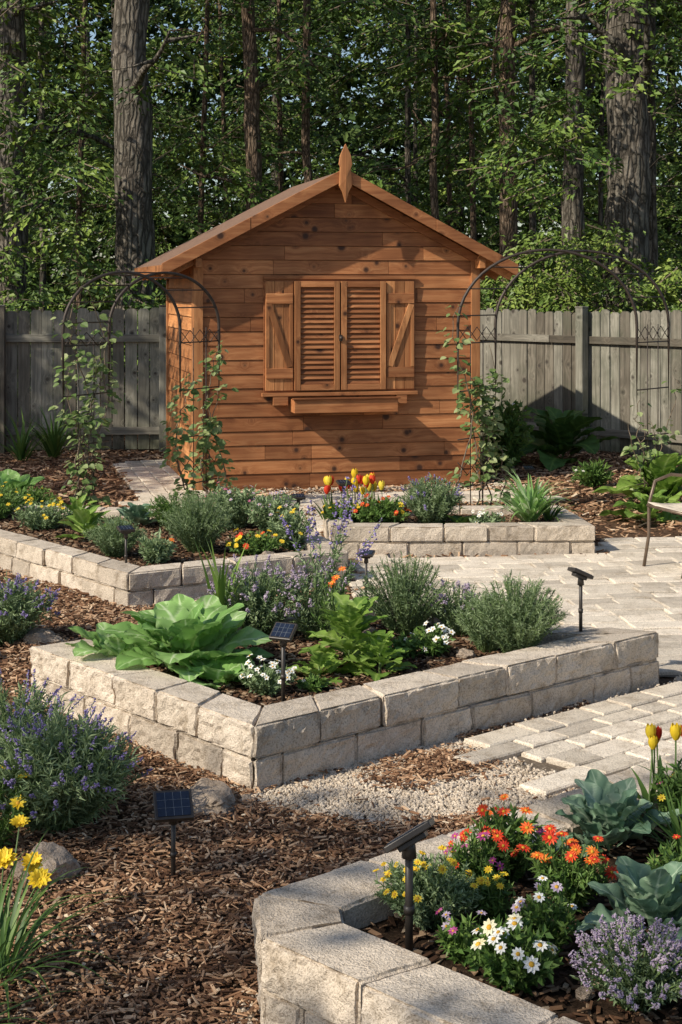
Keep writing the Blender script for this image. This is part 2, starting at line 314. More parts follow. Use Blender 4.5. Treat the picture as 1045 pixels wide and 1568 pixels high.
# pavers
def pavers(name,poly,ang,lx,ly,z=.03,z0=.008,gx=.005):
    root=empty(name); sheet('joint_base',poly,z0,G_SAND).parent=root
    mb=MB(); ca,sa=math.cos(ang),math.sin(ang); P=np.array(poly); Q=np.stack([P[:,0]*ca+P[:,1]*sa,-P[:,0]*sa+P[:,1]*ca],1)
    y=Q[:,1].min()
    while y<Q[:,1].max():
        w=ly*U(.85,1.1); x=Q[:,0].min()-U(0,lx)
        while x<Q[:,0].max():
            l=lx*U(.6,1.25)
            cx,cy=x+l/2,y+w/2; c=np.array([[cx*ca-cy*sa,cx*sa+cy*ca]])
            if inpoly(c,poly)[0]:
                zz=z+U(-.006,.006); e=.007; hx,hy=l/2-gx,w/2-gx*.8
                j=lambda:U(-.004,.004)
                o=[(-hx+j(),-hy+j()),(hx+j(),-hy+j()),(hx+j(),hy+j()),(-hx+j(),hy+j())]; tl=(U(-.005,.005),U(-.007,.007))
                V=[]
                for sc,hz in ((1,0.0),(1,zz-e),(None,zz)):
                    for (a,b) in o:
                        if sc is None: a-=math.copysign(e,a); b-=math.copysign(e,b)
                        V.append(((cx+a)*ca-(cy+b)*sa,(cx+a)*sa+(cy+b)*ca,hz+(a*tl[0]*4+b*tl[1]*4 if hz else 0)))
                F=[]
                for k in (0,4):
                    for i in range(4): F.append((k+i,k+(i+1)%4,k+4+(i+1)%4,k+4+i))
                F.append((8,9,10,11)); mb.add(V,[np.array(F)],0,U(.0,1))
            x+=l
        y+=w
    mb.build('paving_stones',[PAVE],root)
pavers('stone_patio',PLAZA,math.radians(8),.34,.17); pavers('stone_path',PATHL,math.radians(41),.30,.15,.034,.012)
pavers('stone_walkway',WALK1,math.radians(103),.34,.17); pavers('stone_walkway',WALK2,math.radians(9),.45,.22,.034,.012); pavers('stone_walkway',WALK3,math.radians(85),.4,.25,.036,.016)
# gravel
def gravel(name,poly,n,s,z=.0):
    P=np.array(poly); Q=np.stack([U(P[:,0].min(),P[:,0].max(),n),U(P[:,1].min(),P[:,1].max(),n)],1)
    k=inpoly(Q,poly); Q=Q[k]+rng.normal(0,.02,(k.sum(),2)); m=len(Q); mb=MB(); 
    R=frames(rng.normal(0,1,(m,3)),rng.normal(0,1,(m,3))); mb.inst(ICO,np.column_stack([Q,z+U(.0,.014,m)]),R,np.stack([U(.5,1,m),U(.5,1.1,m),U(.35,.8,m)],1)*s*U(.6,1.4,(m,1)),0,U(0,1,m)**.8)
    mb.build(name,[GRAV])
gravel('gravel',offset(GRAVEL,-.02),24000,.0095); gravel('gravel',GRAV2,9000,.011); gravel('gravel',GRAV3,9000,.01)
gravel('gravel',[(-1.85,14.4),(1.9,15.05),(1.9,15.9),(-1.6,15.2)],6000,.02); gravel('gravel',[(-1.6,15),(-1.5,15.6),(-2.0,17.9),(-2.25,17.9)],3000,.02)
gravel('gravel',[(.5,6.78),(.56,6.86),(1.8,7.98),(1.75,7.86)],2500,.007,.02)

# mulch chips
ex=[BEDA,BEDB,BEDC,BEDD,PLAZA,PATHL,WALK1,WALK2,GRAV2]
mb=MB()
for (n,x0,x1,y0,y1,ls) in ((78000,-2,1.2,3.2,7.6,.88),(26000,-3.3,0,7.2,10.5,1.2),(9000,-4.5,4,10,14,1.7),(26000,-5.5,5.5,13.5,21,2.2)):
    P=np.stack([U(x0,x1,n),U(y0,y1,n)],1); k=(abs(P[:,0])<P[:,1]*.26+.5)
    for e in ex: k&=~inpoly(P,e)
    gk=inpoly(P,GRAVEL)&~inpoly(P+rng.normal(0,.05,P.shape),ISLE)&(U(0,1,n)>.03); P=P[k&~gk]
    if ls<1.:
        q=np.stack([U(.0,.7,3500),U(6.1,6.8,3500)],1); q=q[inpoly(q,ISLE)]+0; q=q+rng.normal(0,.05,q.shape); P=np.concatenate([P,q])
    m=len(P); az=U(0,6.28,m); d=np.stack([np.cos(az),np.sin(az),U(-.35,.35,m)],1); R=frames(d,np.stack([U(-.6,.6,m),U(-.6,.6,m),np.ones(m)],1))
    sc=np.stack([U(.003,.013,m),.010+.065*U(0,1,m)**2.4,U(.0015,.005,m)],1)*ls
    hz=np.array([noise.noise(Vector((p[0]*3,p[1]*3,0))) for p in P])*.012+.010
    mb.inst(CHIP,np.column_stack([P,hz+U(0,.018,m)]),R,sc,0,np.clip(U(0,1,m)*.9+rng.normal(0,.08,m),0,1))
mb.build('mulch',[CHIPM])

# ------------------------------------------------------------------ shed
TH=math.radians(13); shed=empty('wooden_garden_shed',(-1.41,15.15,0),TH)
WD,DP,Z0=2.857,2.25,.03; SL=.524; ZR=3.06; mid=WD/2
roofz=lambda u: ZR-abs(u-mid)*SL
eave=roofz(0)
mb=MB()
box(mb,.01,WD-.01,.03,DP-.03,Z0,eave-.08,0,.2)
ph=.14; z=Z0; 
def brd(x0,x1,z0,z1):
    zt=min(z1,ZR)
    def lim(zz): return max(0,mid-(ZR-zz)/SL),min(WD,mid+(ZR-zz)/SL)
    a0,a1=lim(z0); b0,b1=lim(zt); b0=max(b0,a0)
    xb0,xb1=max(x0,a0),min(x1,a1); xt0,xt1=max(x0,b0),min(x1,b1)
    if xt1<xt0: xt0=xt1=(xt0+xt1)/2
    if xb1-xb0<.02: return
    r=U(0,1); j=U(-.001,.001)
    hexa(mb,[(xb0,-.016+j,z0),(xb1,-.016+j,z0),(xb1,.03,z0),(xb0,.03,z0),(xt0,-.006+j,zt),(xt1,-.006+j,zt),(xt1,.03,zt),(xt0,.03,zt)],0,r)
while z<ZR-.03:
    cuts=[0]+sorted([c for c in U(.3,WD-.3,rng.integers(1,4))])+[WD]
    cuts=[c for i,c in enumerate(cuts) if i==0 or c-cuts[i-1]>.35 or c==WD]
    for a,b in zip(cuts[:-1],cuts[1:]): brd(a+.0015,b-.0015,z+.0,z+ph-.004)
    z+=ph
mb.build('front_siding',[W_X],shed,bevel=.002)
mb=MB(); z=Z0
while z<eave-.02:
    zt=min(z+ph-.005,eave-.03)
    for sx,s in ((0,-1),(WD,1)):
        X=lambda o: sx+s*o
        P=[(X(.02),0,z),(X(.02),DP,z),(X(-.03),DP,z),(X(-.03),0,z),(X(.004),0,zt),(X(.004),DP,zt),(X(-.03),DP,zt),(X(-.03),0,zt)]
        if s<0: P=[P[i] for i in (3,2,1,0,7,6,5,4)]
        hexa(mb,P)
    z+=ph
mb.build('side_siding',[W_Y],shed,bevel=.0025)
mb=MB(); z=Z0
mb.add([(0,DP,Z0),(WD,DP,Z0),(WD,DP,eave),(mid,DP,ZR),(0,DP,eave)],[np.array([[4,3,2,1,0]])]); mb.build('back_wall',[W_X],shed)
mb=MB()
for x in (-.028,WD-.065): box(mb,x,x+.093,-.036,.06,Z0,eave+.01,0,.55)
box(mb,-.034,.0,-.01,.08,Z0,eave-.02); box(mb,-.032,.0,DP-.09,DP,Z0,eave-.02)
mb.build('corner_trim',[W_Z],shed,bevel=.004)
mb=MB(); box(mb,-.02,WD+.02,-.012,.02,0,.035); box(mb,.1,WD-.1,.1,DP-.1,0,.03); mb.build('base_skid',[W_X],shed)
# roof
OV=.34; FO=.22; mb=MB(); t=.035
for s in (-1,1):
    def pt(u,y,dz): 
        uu=mid+s*u; return (uu,y,ZR+.03-u*SL+dz)
    e=mid+OV; P=[pt(0,-FO,0),pt(e,-FO,0),pt(e,DP+.15,0),pt(0,DP+.15,0),pt(0,-FO,t),pt(e,-FO,t),pt(e,DP+.15,t),pt(0,DP+.15,t)]
    if s<0: P=[P[i] for i in (1,0,3,2,5,4,7,6)]
    hexa(mb,P,0)
    P=[(p[0],p[1]-.0+ (0.01 if p[1]<0 else -.01),p[2]+t+.003) for p in P]; P=[(p[0],p[1],p[2]-(t-.02 if i>3 else 0)) for i,p in enumerate(P)]; hexa(mb,P,1)
mb.build('roof',[W_Y,SHING],shed,bevel=.003)
mb=MB()
for s in (-1,1):
    e=mid+OV+.02
    for (u0,u1,yo) in ((0.0,e*.52,0),(e*.52+.003,e,-.004)):
        P=[]
        for y in (-FO-.03+yo,-FO-.002):
            for (u,dz) in ((u0,-.045),(u1,-.045),(u1,.075),(u0,.075)): P.append((mid+s*u,y,ZR+.03-u*SL+dz))
        if s>0: P=[P[i] for i in (4,5,6,7,0,1,2,3)]
        hexa(mb,P,0,.55)
    P=[]
    for y in (-.045,-.018):
        for (u,dz) in ((0.05,-.11),(mid+.02,-.11),(mid+.02,-.02),(0.05,-.02)): P.append((mid+s*u,y,ZR+.03-u*SL+dz))
    if s>0: P=[P[i] for i in (4,5,6,7,0,1,2,3)]
    hexa(mb,P,0,.3)
mb.build('bargeboards',[W_X],shed,bevel=.004)
mb=MB()
for s in (-1,1):
    u=mid+OV; zz=ZR+.03-u*SL
    box(mb,mid+s*u-.0125+s*.013,mid+s*u+.0125+s*.013,-FO,DP+.15,zz-.04,zz+.05)
    for y in np.arange(-.1,DP,.42):
        P0=(mid+s*(mid-.02),y,ZR-.03-(mid-.02)*SL); P1=(mid+s*(u-.01),y,ZR-.03-(u-.01)*SL); beam(mb,P0,P1,.045,.08,(0,0,1))
    box(mb,mid+s*(mid+.0)-.03,mid+s*(mid+.0)+.03,-FO+.02,-.04,roofz(0)-.12,roofz(0)-.03)
mb.build('fascia_and_rafters',[W_Y],shed,bevel=.003)
# finial
mb=MB(); c=mid; y=-FO-.05
prof=[(0,2.83),(.03,2.93),(.062,2.99),(.052,3.18),(.066,3.2),(.05,3.29),(.0,3.40)]
pts=[(c+a,zq) for a,zq in prof]+[(c-a,zq) for a,zq in prof[::-1][1:-1]]
k=len(pts); V=[(a,y-.018,b) for a,b in pts]+[(a,y+.018,b) for a,b in pts]
V.append((c,y-.034,3.06)); 
F3=[(i,(i+1)%k,2*k) for i in range(k)]; F4=[(i,i+k,(i+1)%k+k,(i+1)%k) for i in range(k)]
mb.add(V,[np.array(F3),np.array(F4),np.array([[k+i for i in range(k)][::-1]])],0,.5); mb.build('roof_finial',[W_Z],shed)
# window shutters
mb=MB(); y1=-.026
def fr(x0,x1,z0,z1,w,d,mt=0):
    box(mb,x0,x0+w,y1-d,y1,z0,z1,1); box(mb,x1-w,x1,y1-d,y1,z0,z1,1)
    box(mb,x0+w,x1-w,y1-d+.003,y1,z1-w,z1,0); box(mb,x0+w,x1-w,y1-d+.003,y1,z0,z0+w,0)
wz0,wz1=.985,2.06
box(mb,.66,2.2,-.034,-.022,wz0-.02,wz1+.02,0,.15)
for (a,b) in ((.965,1.42),(1.433,1.89)):
    fr(a,b,wz0,wz1,.058,.052); box(mb,a+.058,b-.058,y1-.006,y1+.01,wz0+.05,wz1-.05,2)
    n=19; zz=np.linspace(wz0+.06,wz1-.06,n+1)
    for i in range(n):
        za,zb=zz[i],zz[i+1]; 
        hexa(mb,[(a+.06,y1-.042,za+.001),(b-.06,y1-.042,za+.001),(b-.06,y1-.031,za-.004),(a+.06,y1-.031,za-.004),(a+.06,y1-.016,zb+.004),(b-.06,y1-.016,zb+.004),(b-.06,y1-.006,zb+.001),(a+.06,y1-.006,zb+.001)],0,U(0,.7))
for (a,b,fl) in ((.675,.955,0),(1.90,2.19,1)):
    for i in range(3): 
        w=(b-a)/3; box(mb,a+i*w+.002,a+(i+1)*w-.002,y1-.022,y1,wz0,wz1,1)
    for zc in (wz0+.17,wz1-.17): box(mb,a+.006,b-.006,y1-.040,y1-.023,zc-.05,zc+.05,0)
    p=[(a+.035,y1-.031,wz1-.23),(b-.035,y1-.031,wz0+.23)]
    if fl: p=[(b-.035,y1-.031,wz1-.23),(a+.035,y1-.031,wz0+.23)]
    beam(mb,p[0],p[1],.06,.015,(0,-1,0),1)
    for xx in (a+.005,b-.04): box(mb,xx,xx+.035,y1-.036,y1-.023,wz0+.225,wz1-.225,1)
box(mb,.64,2.22,-.075,-.02,wz0-.055,wz0-.02,0,.7); box(mb,.66,2.2,-.05,-.022,wz1+.02,wz1+.055,0,.6)
mb.build('window_shutters',[W_X,W_Z,IRON],shed,bevel=.003)
mb=MB(); bx0,bx1,by0,by1,bz0,bz1=.93,1.97,-.24,-.03,.775,.905
box(mb,bx0,bx1,by0,by0+.02,bz0,bz1,0,.7); box(mb,bx0,bx1,by1-.02,by1,bz0,bz1); box(mb,bx0,bx0+.02,by0+.021,by1-.021,bz0,bz1-.002); box(mb,bx1-.02,bx1,by0+.021,by1-.021,bz0,bz1-.002); box(mb,bx0+.02,bx1-.02,by0+.021,by1-.021,bz0,bz0+.02)
box(mb,bx0-.02,bx1+.02,by0-.02,by0+.035,bz1,bz1+.018); box(mb,bx0-.18,bx0-.03,-.07,-.02,.84,.93); box(mb,bx1+.03,bx1+.14,-.07,-.02,.84,.93)
mb.build('window_planter_box',[W_X],shed,bevel=.004)
mb=MB(); mb.inst(ICO,np.array([[1.426,-.1,1.5]]),np.eye(3)[None],.022,0,smooth=True); box(mb,1.41,1.44,-.09,-.075,1.47,1.53); mb.build('latch',[IRON],shed)

# ------------------------------------------------------------------ fence
def fence(p0,p1,hgt):
    p0=np.array(p0);p1=np.array(p1);L=np.linalg.norm(p1-p0);d=(p1-p0)/L;root=empty('wooden_fence',(*p0,0),math.atan2(d[1],d[0]))
    mb=MB(); x=0
    while x<L:
        w=U(.125,.145); h=hgt+U(-.03,.02); e=.03; y=U(.0,.008); tl=U(-.006,.006)
        pr=[(0,.04),(w,.04),(w+tl,h-e),(w-e+tl,h),(e+tl,h),(tl,h-e)]
        V=[(x+a,y,b) for a,b in pr]+[(x+a,y+.02,b) for a,b in pr]
        mb.add(V,[np.array([[0,1,2,3,4,5],[11,10,9,8,7,6]]),np.array([(i,i+6,(i+1)%6+6,(i+1)%6) for i in range(6)])],0,U(0,1)); x+=w+U(.004,.014)
    mb.build('pickets',[F_Z],root)
    mb=MB()
    for z in (.22,hgt-.4): 
        for a in np.arange(0,L,2.4): box(mb,a+.004,min(a+2.4,L)-.004,-.042,-.001,z,z+.09)
    mb.build('rails',[F_X],root,bevel=.004)
    mb=MB()
    for a in np.arange(1.02,L,1.95): 
        box(mb,a-.055,a+.055,-.155,-.045,0,hgt+.03); box(mb,a-.062,a+.062,-.162,-.04,hgt+.031,hgt+.05)
    mb.build('posts',[F_Z],root,bevel=.006)
fence((-9,18.5),(-1.1,18.95),1.74); fence((-1.1,18.97),(1.0,21.1),1.74); fence((1.02,21.1),(6.6,14.75),1.72)

# ------------------------------------------------------------------ garden arches
def arch(pA,pB,off,hgt,name='metal_garden_arch'):
    pA=np.array(pA);pB=np.array(pB);off=np.array(off);w=np.linalg.norm(pB-pA); mb=MB(); rad=w/2; hs=hgt-rad*.82
    def hoop(o,rr=.014):
        a=pA+o;b=pB+o;d=(b-a)/w;c=(a+b)/2;r2=w/2
        pts=[(*a,0),(*a,hs*.5)]+[(*(c-d*r2*math.cos(t)),hs+(rad*.82)*math.sin(t)) for t in np.linspace(0,math.pi,26)]+[(*b,hs*.5),(*b,0)]
        tube(mb,pts,rr,6,0); return pts
    h1=hoop(off*0); h2=hoop(off); 
    for i in range(3,26,3):
        tube(mb,[h1[i],h2[i]],.006,5,0)
    for p in (pA,pB):
        for z in np.arange(.25,hs+.05,.42): tube(mb,[(*p,z),(*(p+off),z)],.006,5,0)
        for z0 in (hs-.14,.35): 
            for k in range(4):
                a=p+off*k/4;b=p+off*(k+1)/4; tube(mb,[(*a,z0),(*b,z0+.12)],.0045,4,0); tube(mb,[(*a,z0+.12),(*b,z0)],.0045,4,0)
        for k in (.33,.66): tube(mb,[(*(p+off*k),0),(*(p+off*k),hs)],.0045,4,0)
    mb.build(name,[IRON],origin=(*pA,0)); 
def vine(p,off,h,n,name='climbing_vine'):
    mb=MB(); p=np.array(p);off=np.array(off)
    for k in range(5):
        base=p+off*U(-.1,1.1); pts=[];ph=U(0,6);hh=h*U(.6,1.05)
        zz=np.linspace(0,hh,22); 
        x=base[0]+off[0]*.25*np.sin(zz*4+ph)+rng.normal(0,.012,22); y=base[1]+off[1]*.25*np.sin(zz*4+ph)+rng.normal(0,.02,22)+.04*np.cos(zz*6+ph)
        P=np.stack([x,y,zz],1); tube(mb,P,np.linspace(.008,.003,22),5,1)
        m=int(n/5); i=U(0,21,m); a=i.astype(int); f=(i-a)[:,None]; q=P[a]*(1-f)+P[np.minimum(a+1,21)]*f
        ns=np.array([noise.noise(Vector((v[0]*5,k*3.,v[2]*4))) for v in q]); keep=ns>-.16; q=q[keep]; m=len(q)
        out=rng.normal(0,1,(m,3))*np.array([1,1,.35]); out=nrm(out); q=q+out*U(0,.12,m)[:,None]
        R=frames(out*np.array([1,1,.5])+np.array([0,0,-.35]),out*.6+np.stack([U(-.7,.3,m),U(-.9,.1,m),U(.3,1.2,m)],1)); s=U(.045,.09,m)
        mb.inst(LEAF2,q,R,np.stack([s*.9,s,s],1),0,U(0,1,m))
    mb.build(name,[VINE,TWIG],origin=(*p,0))
aL=(-2.31,12.95);bL=(-1.42,13.75);oL=(.30,.55); arch(aL,bL,oL,2.13); vine(aL,oL,2.1,620); vine(bL,oL,1.5,620)
aR=(1.02,13.6);bR=(2.62,13.8);oR=(.37,.42); arch(aR,bR,oR,2.33); vine(aR,oR,1.75,760); vine(bR,oR,1.2,220)

# ------------------------------------------------------------------ plants
def stems(mb,c,r,h,n,up=.55,base=.25,pw=.5):
    az=U(0,6.283,n); u=U(0,1,n); rr=r*u**pw; c=np.array(c,float)
    b=c+np.stack([np.cos(az)*rr*base,np.sin(az)*rr*base,0*az],1)
    tip=c+np.stack([np.cos(az)*rr,np.sin(az)*rr,h*(1-.42*u**1.5)*U(.7,1.1,n)],1)
    ctl=b*.7+tip*.3; ctl[:,2]=c[2]+(tip[:,2]-c[2])*up*1.1
    return b,ctl,tip
def bez(b,c,t_,t): return b*(1-t)**2+2*c*t*(1-t)+t_*t*t
def stemtubes(mb,b,c,t,w,mat,k=4):
    n=len(b)
    for i in range(k):
        p=bez(b,c,t,i/k);q=bez(b,c,t,(i+1)/k); l=np.linalg.norm(q-p,axis=1); mb.inst(PRISM,p,frames(q-p,rng.normal(0,1,(n,3))),np.stack([np.full(n,w),l,np.full(n,w)],1),mat,.5)
def leaves_on(mb,b,c,t,per,ll,lw,mat,t0=.15,spread=.9,T=LEAF):
    n=len(b); tt=U(t0,1,(n*per,1)); B=np.repeat(b,per,0);C=np.repeat(c,per,0);TT=np.repeat(t,per,0)
    p=bez(B,C,TT,tt); q=bez(B,C,TT,np.minimum(tt+.05,1.05)); tan=nrm(q-p); d=tan*.8+nrm(rng.normal(0,1,p.shape))*spread
    m=len(p); s=U(.6,1.15,m)*ll; sr=np.repeat(U(0,.5,n),per)
    mb.inst(T,p,frames(d,rng.normal(0,1,(m,3))+np.array([0,0,1.2])),np.stack([s*lw,s,s*.7],1),mat,np.clip(sr+U(0,.35,m)+.25*tt[:,0],0,1))
def fine_bush(name,c,r,h,n=140,per=26,ll=.03,lw=.22,leaf=None,bloom=None,frac=.6,bl=.06,br=.007):
    mb=MB(); b,k,t=stems(mb,c,r,h,n); stemtubes(mb,b,k,t,.0035,1); leaves_on(mb,b,k,t,per,ll,lw,0)
    if bloom:
        m=int(n*frac); tt=t[:m];ta=nrm(tt-k[:m])+rng.normal(0,.15,(m,3)); e=tt+nrm(ta)*bl*U(.6,1.5,m)[:,None]; stemtubes(mb,tt,(tt+e)/2,e,.003,1,1)
        q=22; f=U(.1,1,(m*q,1)); P=np.repeat(tt,q,0)*(1-f)+np.repeat(e,q,0)*f+rng.normal(0,1,(m*q,3))*br*.75*(1.25-f)
        mb.inst(OCT,P,frames(rng.normal(0,1,P.shape),(0,0,1)),U(.5,1.1,(m*q,1))*np.array([[1,1.4,.8]])*br*.6,2,U(0,1,m*q))
    return mb.build(name,[leaf or SAGE,STEM,bloom or PURP],origin=c)
def heads(mb,P,nrmv,size,npet,mat,cmat,petw=.5,cup=.25,cs=.28):
    m=len(P); R=frames(np.cross(nrmv,rng.normal(0,1,nrmv.shape)),nrmv); s=size*U(.75,1.15,m)
    for j in range(npet):
        a=2*math.pi*j/npet; d=R[:,:,1]*math.cos(a)+R[:,:,0]*math.sin(a)+nrmv*(cup+U(-.1,.1,m))[:,None]
        mb.inst(LEAF2,P,frames(d,nrmv),np.stack([s*petw,s,s],1),mat,U(0,1,m))
    mb.inst(ICO,P+nrmv*(s*.08)[:,None],R,np.stack([s*cs,s*cs,s*cs*.55],1),cmat,.5,True)
def flower_plant(name,c,r,h,cols,nf=22,size=.022,npet=8,n=70,per=16,ll=.035,lw=.4,leaf=None,petw=.5,cup=.2,cs=.28,lift=.02,cent=None):
    mb=MB(); b,k,t=stems(mb,c,r,h,n); stemtubes(mb,b,k,t,.0035,1); leaves_on(mb,b,k,t,per,ll,lw,0,.1,1.)
    idx=rng.permutation(n)[:nf]; mats=[leaf or GRN,STEM,cent or CENT]
    e=t[idx]+np.array([0,0,1.])*U(.5,2.,len(idx))[:,None]*lift+rng.normal(0,.006,(len(idx),3)); stemtubes(mb,t[idx],(t[idx]+e)/2,e,.0025,1,1)
    for ci,cm in enumerate(cols):
        P=e[ci::len(cols)]; nv=nrm((P-np.array(c))*np.array([1,1,.3])/r*.5+np.array([-.15,-.5,1.])+rng.normal(0,.35,P.shape)); mats.append(cm); heads(mb,P,nv,size,npet,len(mats)-1,2,petw,cup,cs)
    return mb.build(name,mats,origin=c)
def bigleaf(mb,base,az,e0,L,Wd,bend,mat,prof='round',ruff=.1,r0=.4,nu=13,nv=9,cupv=.25,petiole=.15):
    u=np.linspace(0,1,nu); el=e0-bend*u**1.3; step=L/(nu-1); dx=np.cumsum(np.cos(el))*step-math.cos(e0)*step; dz=np.cumsum(np.sin(el))*step-math.sin(e0)*step
    if prof=='round': w=np.sin(np.pi*np.clip(u,0,1)**.75)**.6
    elif prof=='long': w=np.sin(np.pi*u**.8)**.8
    else: w=np.sin(np.pi*u**.85)**.7*(.42+.58*np.abs(np.sin(np.pi*u*3.6)))
    w=np.where(u<petiole,.07,w); w[-1]=.03
    v=np.linspace(-1,1,nv); ph=U(0,6.28); V=[];Rr=[]
    twist=U(-.25,.25); fr=U(13,20)
    for i in range(nu):
        nx,nz=-math.sin(el[i]),math.cos(el[i])
        for j in range(nv):
            av=abs(v[j]); vein=max(0,math.cos(u[i]*np.pi*10-av*5))**5
            lat=v[j]*w[i]*Wd/2*(1+.06*math.sin(u[i]*41+ph)); lift=cupv*Wd/2*w[i]*av**2+ruff*Wd*av**2*math.sin(ph+u[i]*fr+v[j]*3)*(.5+.5*u[i])*w[i]+lat*twist
            lift-= .018*Wd/.2*vein*w[i]*(.4+av)*(av<.95)
            px=dx[i]+nx*lift; V.append((base[0]+math.cos(az)*px-math.sin(az)*lat,base[1]+math.sin(az)*px+math.cos(az)*lat,base[2]+dz[i]+nz*lift))
            Rr.append(np.clip(r0+(.6 if j==nv//2 else 0)+.30*vein*(av>.1),0,1))
    F=[(i*nv+j,i*nv+j+1,(i+1)*nv+j+1,(i+1)*nv+j) for i in range(nu-1) for j in range(nv-1)]
    mb.add(V,[np.array(F)],mat,np.array(Rr),True)
def rosette(name,c,n,L,Wd,mat,e=(1.25,.2),prof='round',ruff=.1,bend=.7,zspan=0,br=.03,petiole=.15,cup=.25,hi=None,inner=.55):
    mb=MB(); hi=(L>.3) if hi is None else hi
    for i in range(n):
        f=i/(n-1); az=i*2.399+U(-.2,.2); e0=e[0]*(1-f)+e[1]*f+U(-.15,.15); sz=(inner+(1-inner)*f**.6)*U(.8,1.1)
        bz=c[2]+zspan*(1-f)*U(.8,1.1); b=(c[0]+math.cos(az)*br*f,c[1]+math.sin(az)*br*f,bz)
        bigleaf(mb,b,az,e0,L*sz,Wd*sz,bend*U(.6,1.3),0,prof,ruff,U(.05,.55),cupv=cup,petiole=petiole,nu=34 if hi else (24 if prof=='lobed' else 16),nv=15 if hi else 9)
    if zspan: tube(mb,[(c[0],c[1],c[2]-.01),(c[0],c[1],c[2]+zspan)],[.008,.004],6,1)
    return mb.build(name,[mat,STEM],origin=c)
def straps(mb,c,n,L,w,mat,e=(1.5,.7),bend=1.2,ns=9):
    for i in range(n):
        az=U(0,6.283);e0=U(e[1],e[0]);l=L*U(.6,1.1);u=np.linspace(0,1,ns);el=e0-bend*U(.5,1.2)*u**1.6;st=l/(ns-1)
        dx=np.cumsum(np.cos(el))*st;dz=np.cumsum(np.sin(el))*st; wd=w*(1-u**3)*.5*(.6+.4*np.sin(np.pi*np.minimum(u*1.5,1)))
        bx,by=c[0]+U(-.03,.03),c[1]+U(-.03,.03); V=[];
        for k in range(ns):
            for s,q in ((-1,.25),(0,0),(1,.25)):
                V.append((bx+math.cos(az)*dx[k]-math.sin(az)*wd[k]*s,by+math.sin(az)*dx[k]+math.cos(az)*wd[k]*s,c[2]+dz[k]+wd[k]*q*abs(s)))
        F=[(k*3+j,k*3+j+1,(k+1)*3+j+1,(k+1)*3+j) for k in range(ns-1) for j in (0,1)]
        mb.add(V,[np.array(F)],mat,U(.1,.9),True)
def strap_plant(name,c,n,L,w,mat,e=(1.5,.7),bend=1.2):
    mb=MB(); straps(mb,c,n,L,w,mat=0,e=e,bend=bend); return mb.build(name,[mat],origin=c)
def tulips(name,c,r,h,n,cols,size=.035):
    mb=MB(); az=U(0,6.28,n);rr=r*U(0,1,n)**.5; b=np.array(c)+np.stack([rr*np.cos(az),rr*np.sin(az)*.8,0*az],1); t=b+np.stack([rng.normal(0,.02,n),rng.normal(0,.02,n),h*U(.75,1.1,n)],1)
    stemtubes(mb,b,(b+t)/2,t,.006,1); 
    for p in b[::1]: straps(mb,p,3,h*.75,.03,0,(1.45,1.0),.8)
    for i in range(n):
        m=3+i%len(cols); s=size*U(.85,1.15); r0=U(0,1)
        for ring,(nn,k,o) in enumerate(((3,1.,0),(3,.9,1.05))):
            for j in range(nn):
                a0=o+j*2.094; V=[]
                for u in np.linspace(0,1,5):
                    rad=s*k*.55*math.sin(.35+u*2.0)**.8; hw=1.1*math.sin(math.pi*(.12+.8*u))**.7
                    for v in (-1,-.35,.35,1): a=a0+v*hw*.85; V.append((t[i][0]+rad*math.cos(a),t[i][1]+rad*math.sin(a),t[i][2]+s*1.5*u*(1-.12*v*v*u)))
                mb.add(V,[np.array([(x*4+y,x*4+y+1,x*4+y+5,x*4+y+4) for x in range(4) for y in range(3)])],m,r0,True)
    return mb.build(name,[GRN,STEM,CENT]+cols,origin=c)
def rock(name,c,r,sq=(1,.8,.6)):
    import bmesh
    bm=bmesh.new(); bmesh.ops.create_icosphere(bm,subdivisions=4,radius=1); o=Vector((U(0,50),0,0))
    for v in bm.verts:
        p=v.co.normalized(); 
        q=p*1.3+o; cell=noise.voronoi(q*1.2)[0][0]; k=.75+.35*cell+.3*noise.noise(q)+.08*noise.noise(q*5)+.04*noise.noise(q*12)
        v.co=Vector((p.x*sq[0],p.y*sq[1],p.z*sq[2]))*k*r
    me=bpy.data.meshes.new(name); bm.to_mesh(me); bm.free(); me.materials.append(ROCK); a=me.attributes.new('rnd','FLOAT','POINT'); a.data.foreach_set('value',np.full(len(me.vertices),.6,np.float32))
    ob=bpy.data.objects.new(name,me); scene.collection.objects.link(ob); ob.location=c; ob.rotation_euler=(0,0,U(0,6)); return ob
def solar(c,h,w=.13,yaw=0,tilt=.6,pr=.008,name='solar_path_light',rot=None):
    root=empty(name,c,0); mb=MB(); tube(mb,[(0,0,-.05),(0,0,h-.01)],pr,10,0); tube(mb,[(0,0,h*.35),(0,0,h*.42)],pr*1.35,10,0); tube(mb,[(0,0,h-.05),(0,0,h+.0)],[pr*1.9,pr*1.4],10,0); mb.build('stake',[BLK],root)
    mb=MB(); d=w*.86; box(mb,-w/2,w/2,-d/2,d/2,-.012,.006,0); box(mb,-w*.3,w*.3,-d*.3,d*.3,-.028,-.012,0); ob=mb.build('head',[BLK],root,bevel=.003)
    mb=MB(); m=w*.08; box(mb,-w/2+m,w/2-m,-d/2+m,d/2-m,.0062,.0085,0); 
    for i in range(1,4): x=-w/2+m+(w-2*m)*i/4; box(mb,x-.0005,x+.0005,-d/2+m,d/2-m,.0087,.0092,1)
    for i in range(1,3): y=-d/2+m+(d-2*m)*i/3; box(mb,-w/2+m,w/2-m,y-.0004,y+.0004,.0094,.0097,1)
    ob2=mb.build('solar_panel',[GLASS,LINE],root)
    for o in (ob,ob2): o.location=(0,0,h+.012); o.rotation_euler=rot or (tilt,0,yaw)
    return root
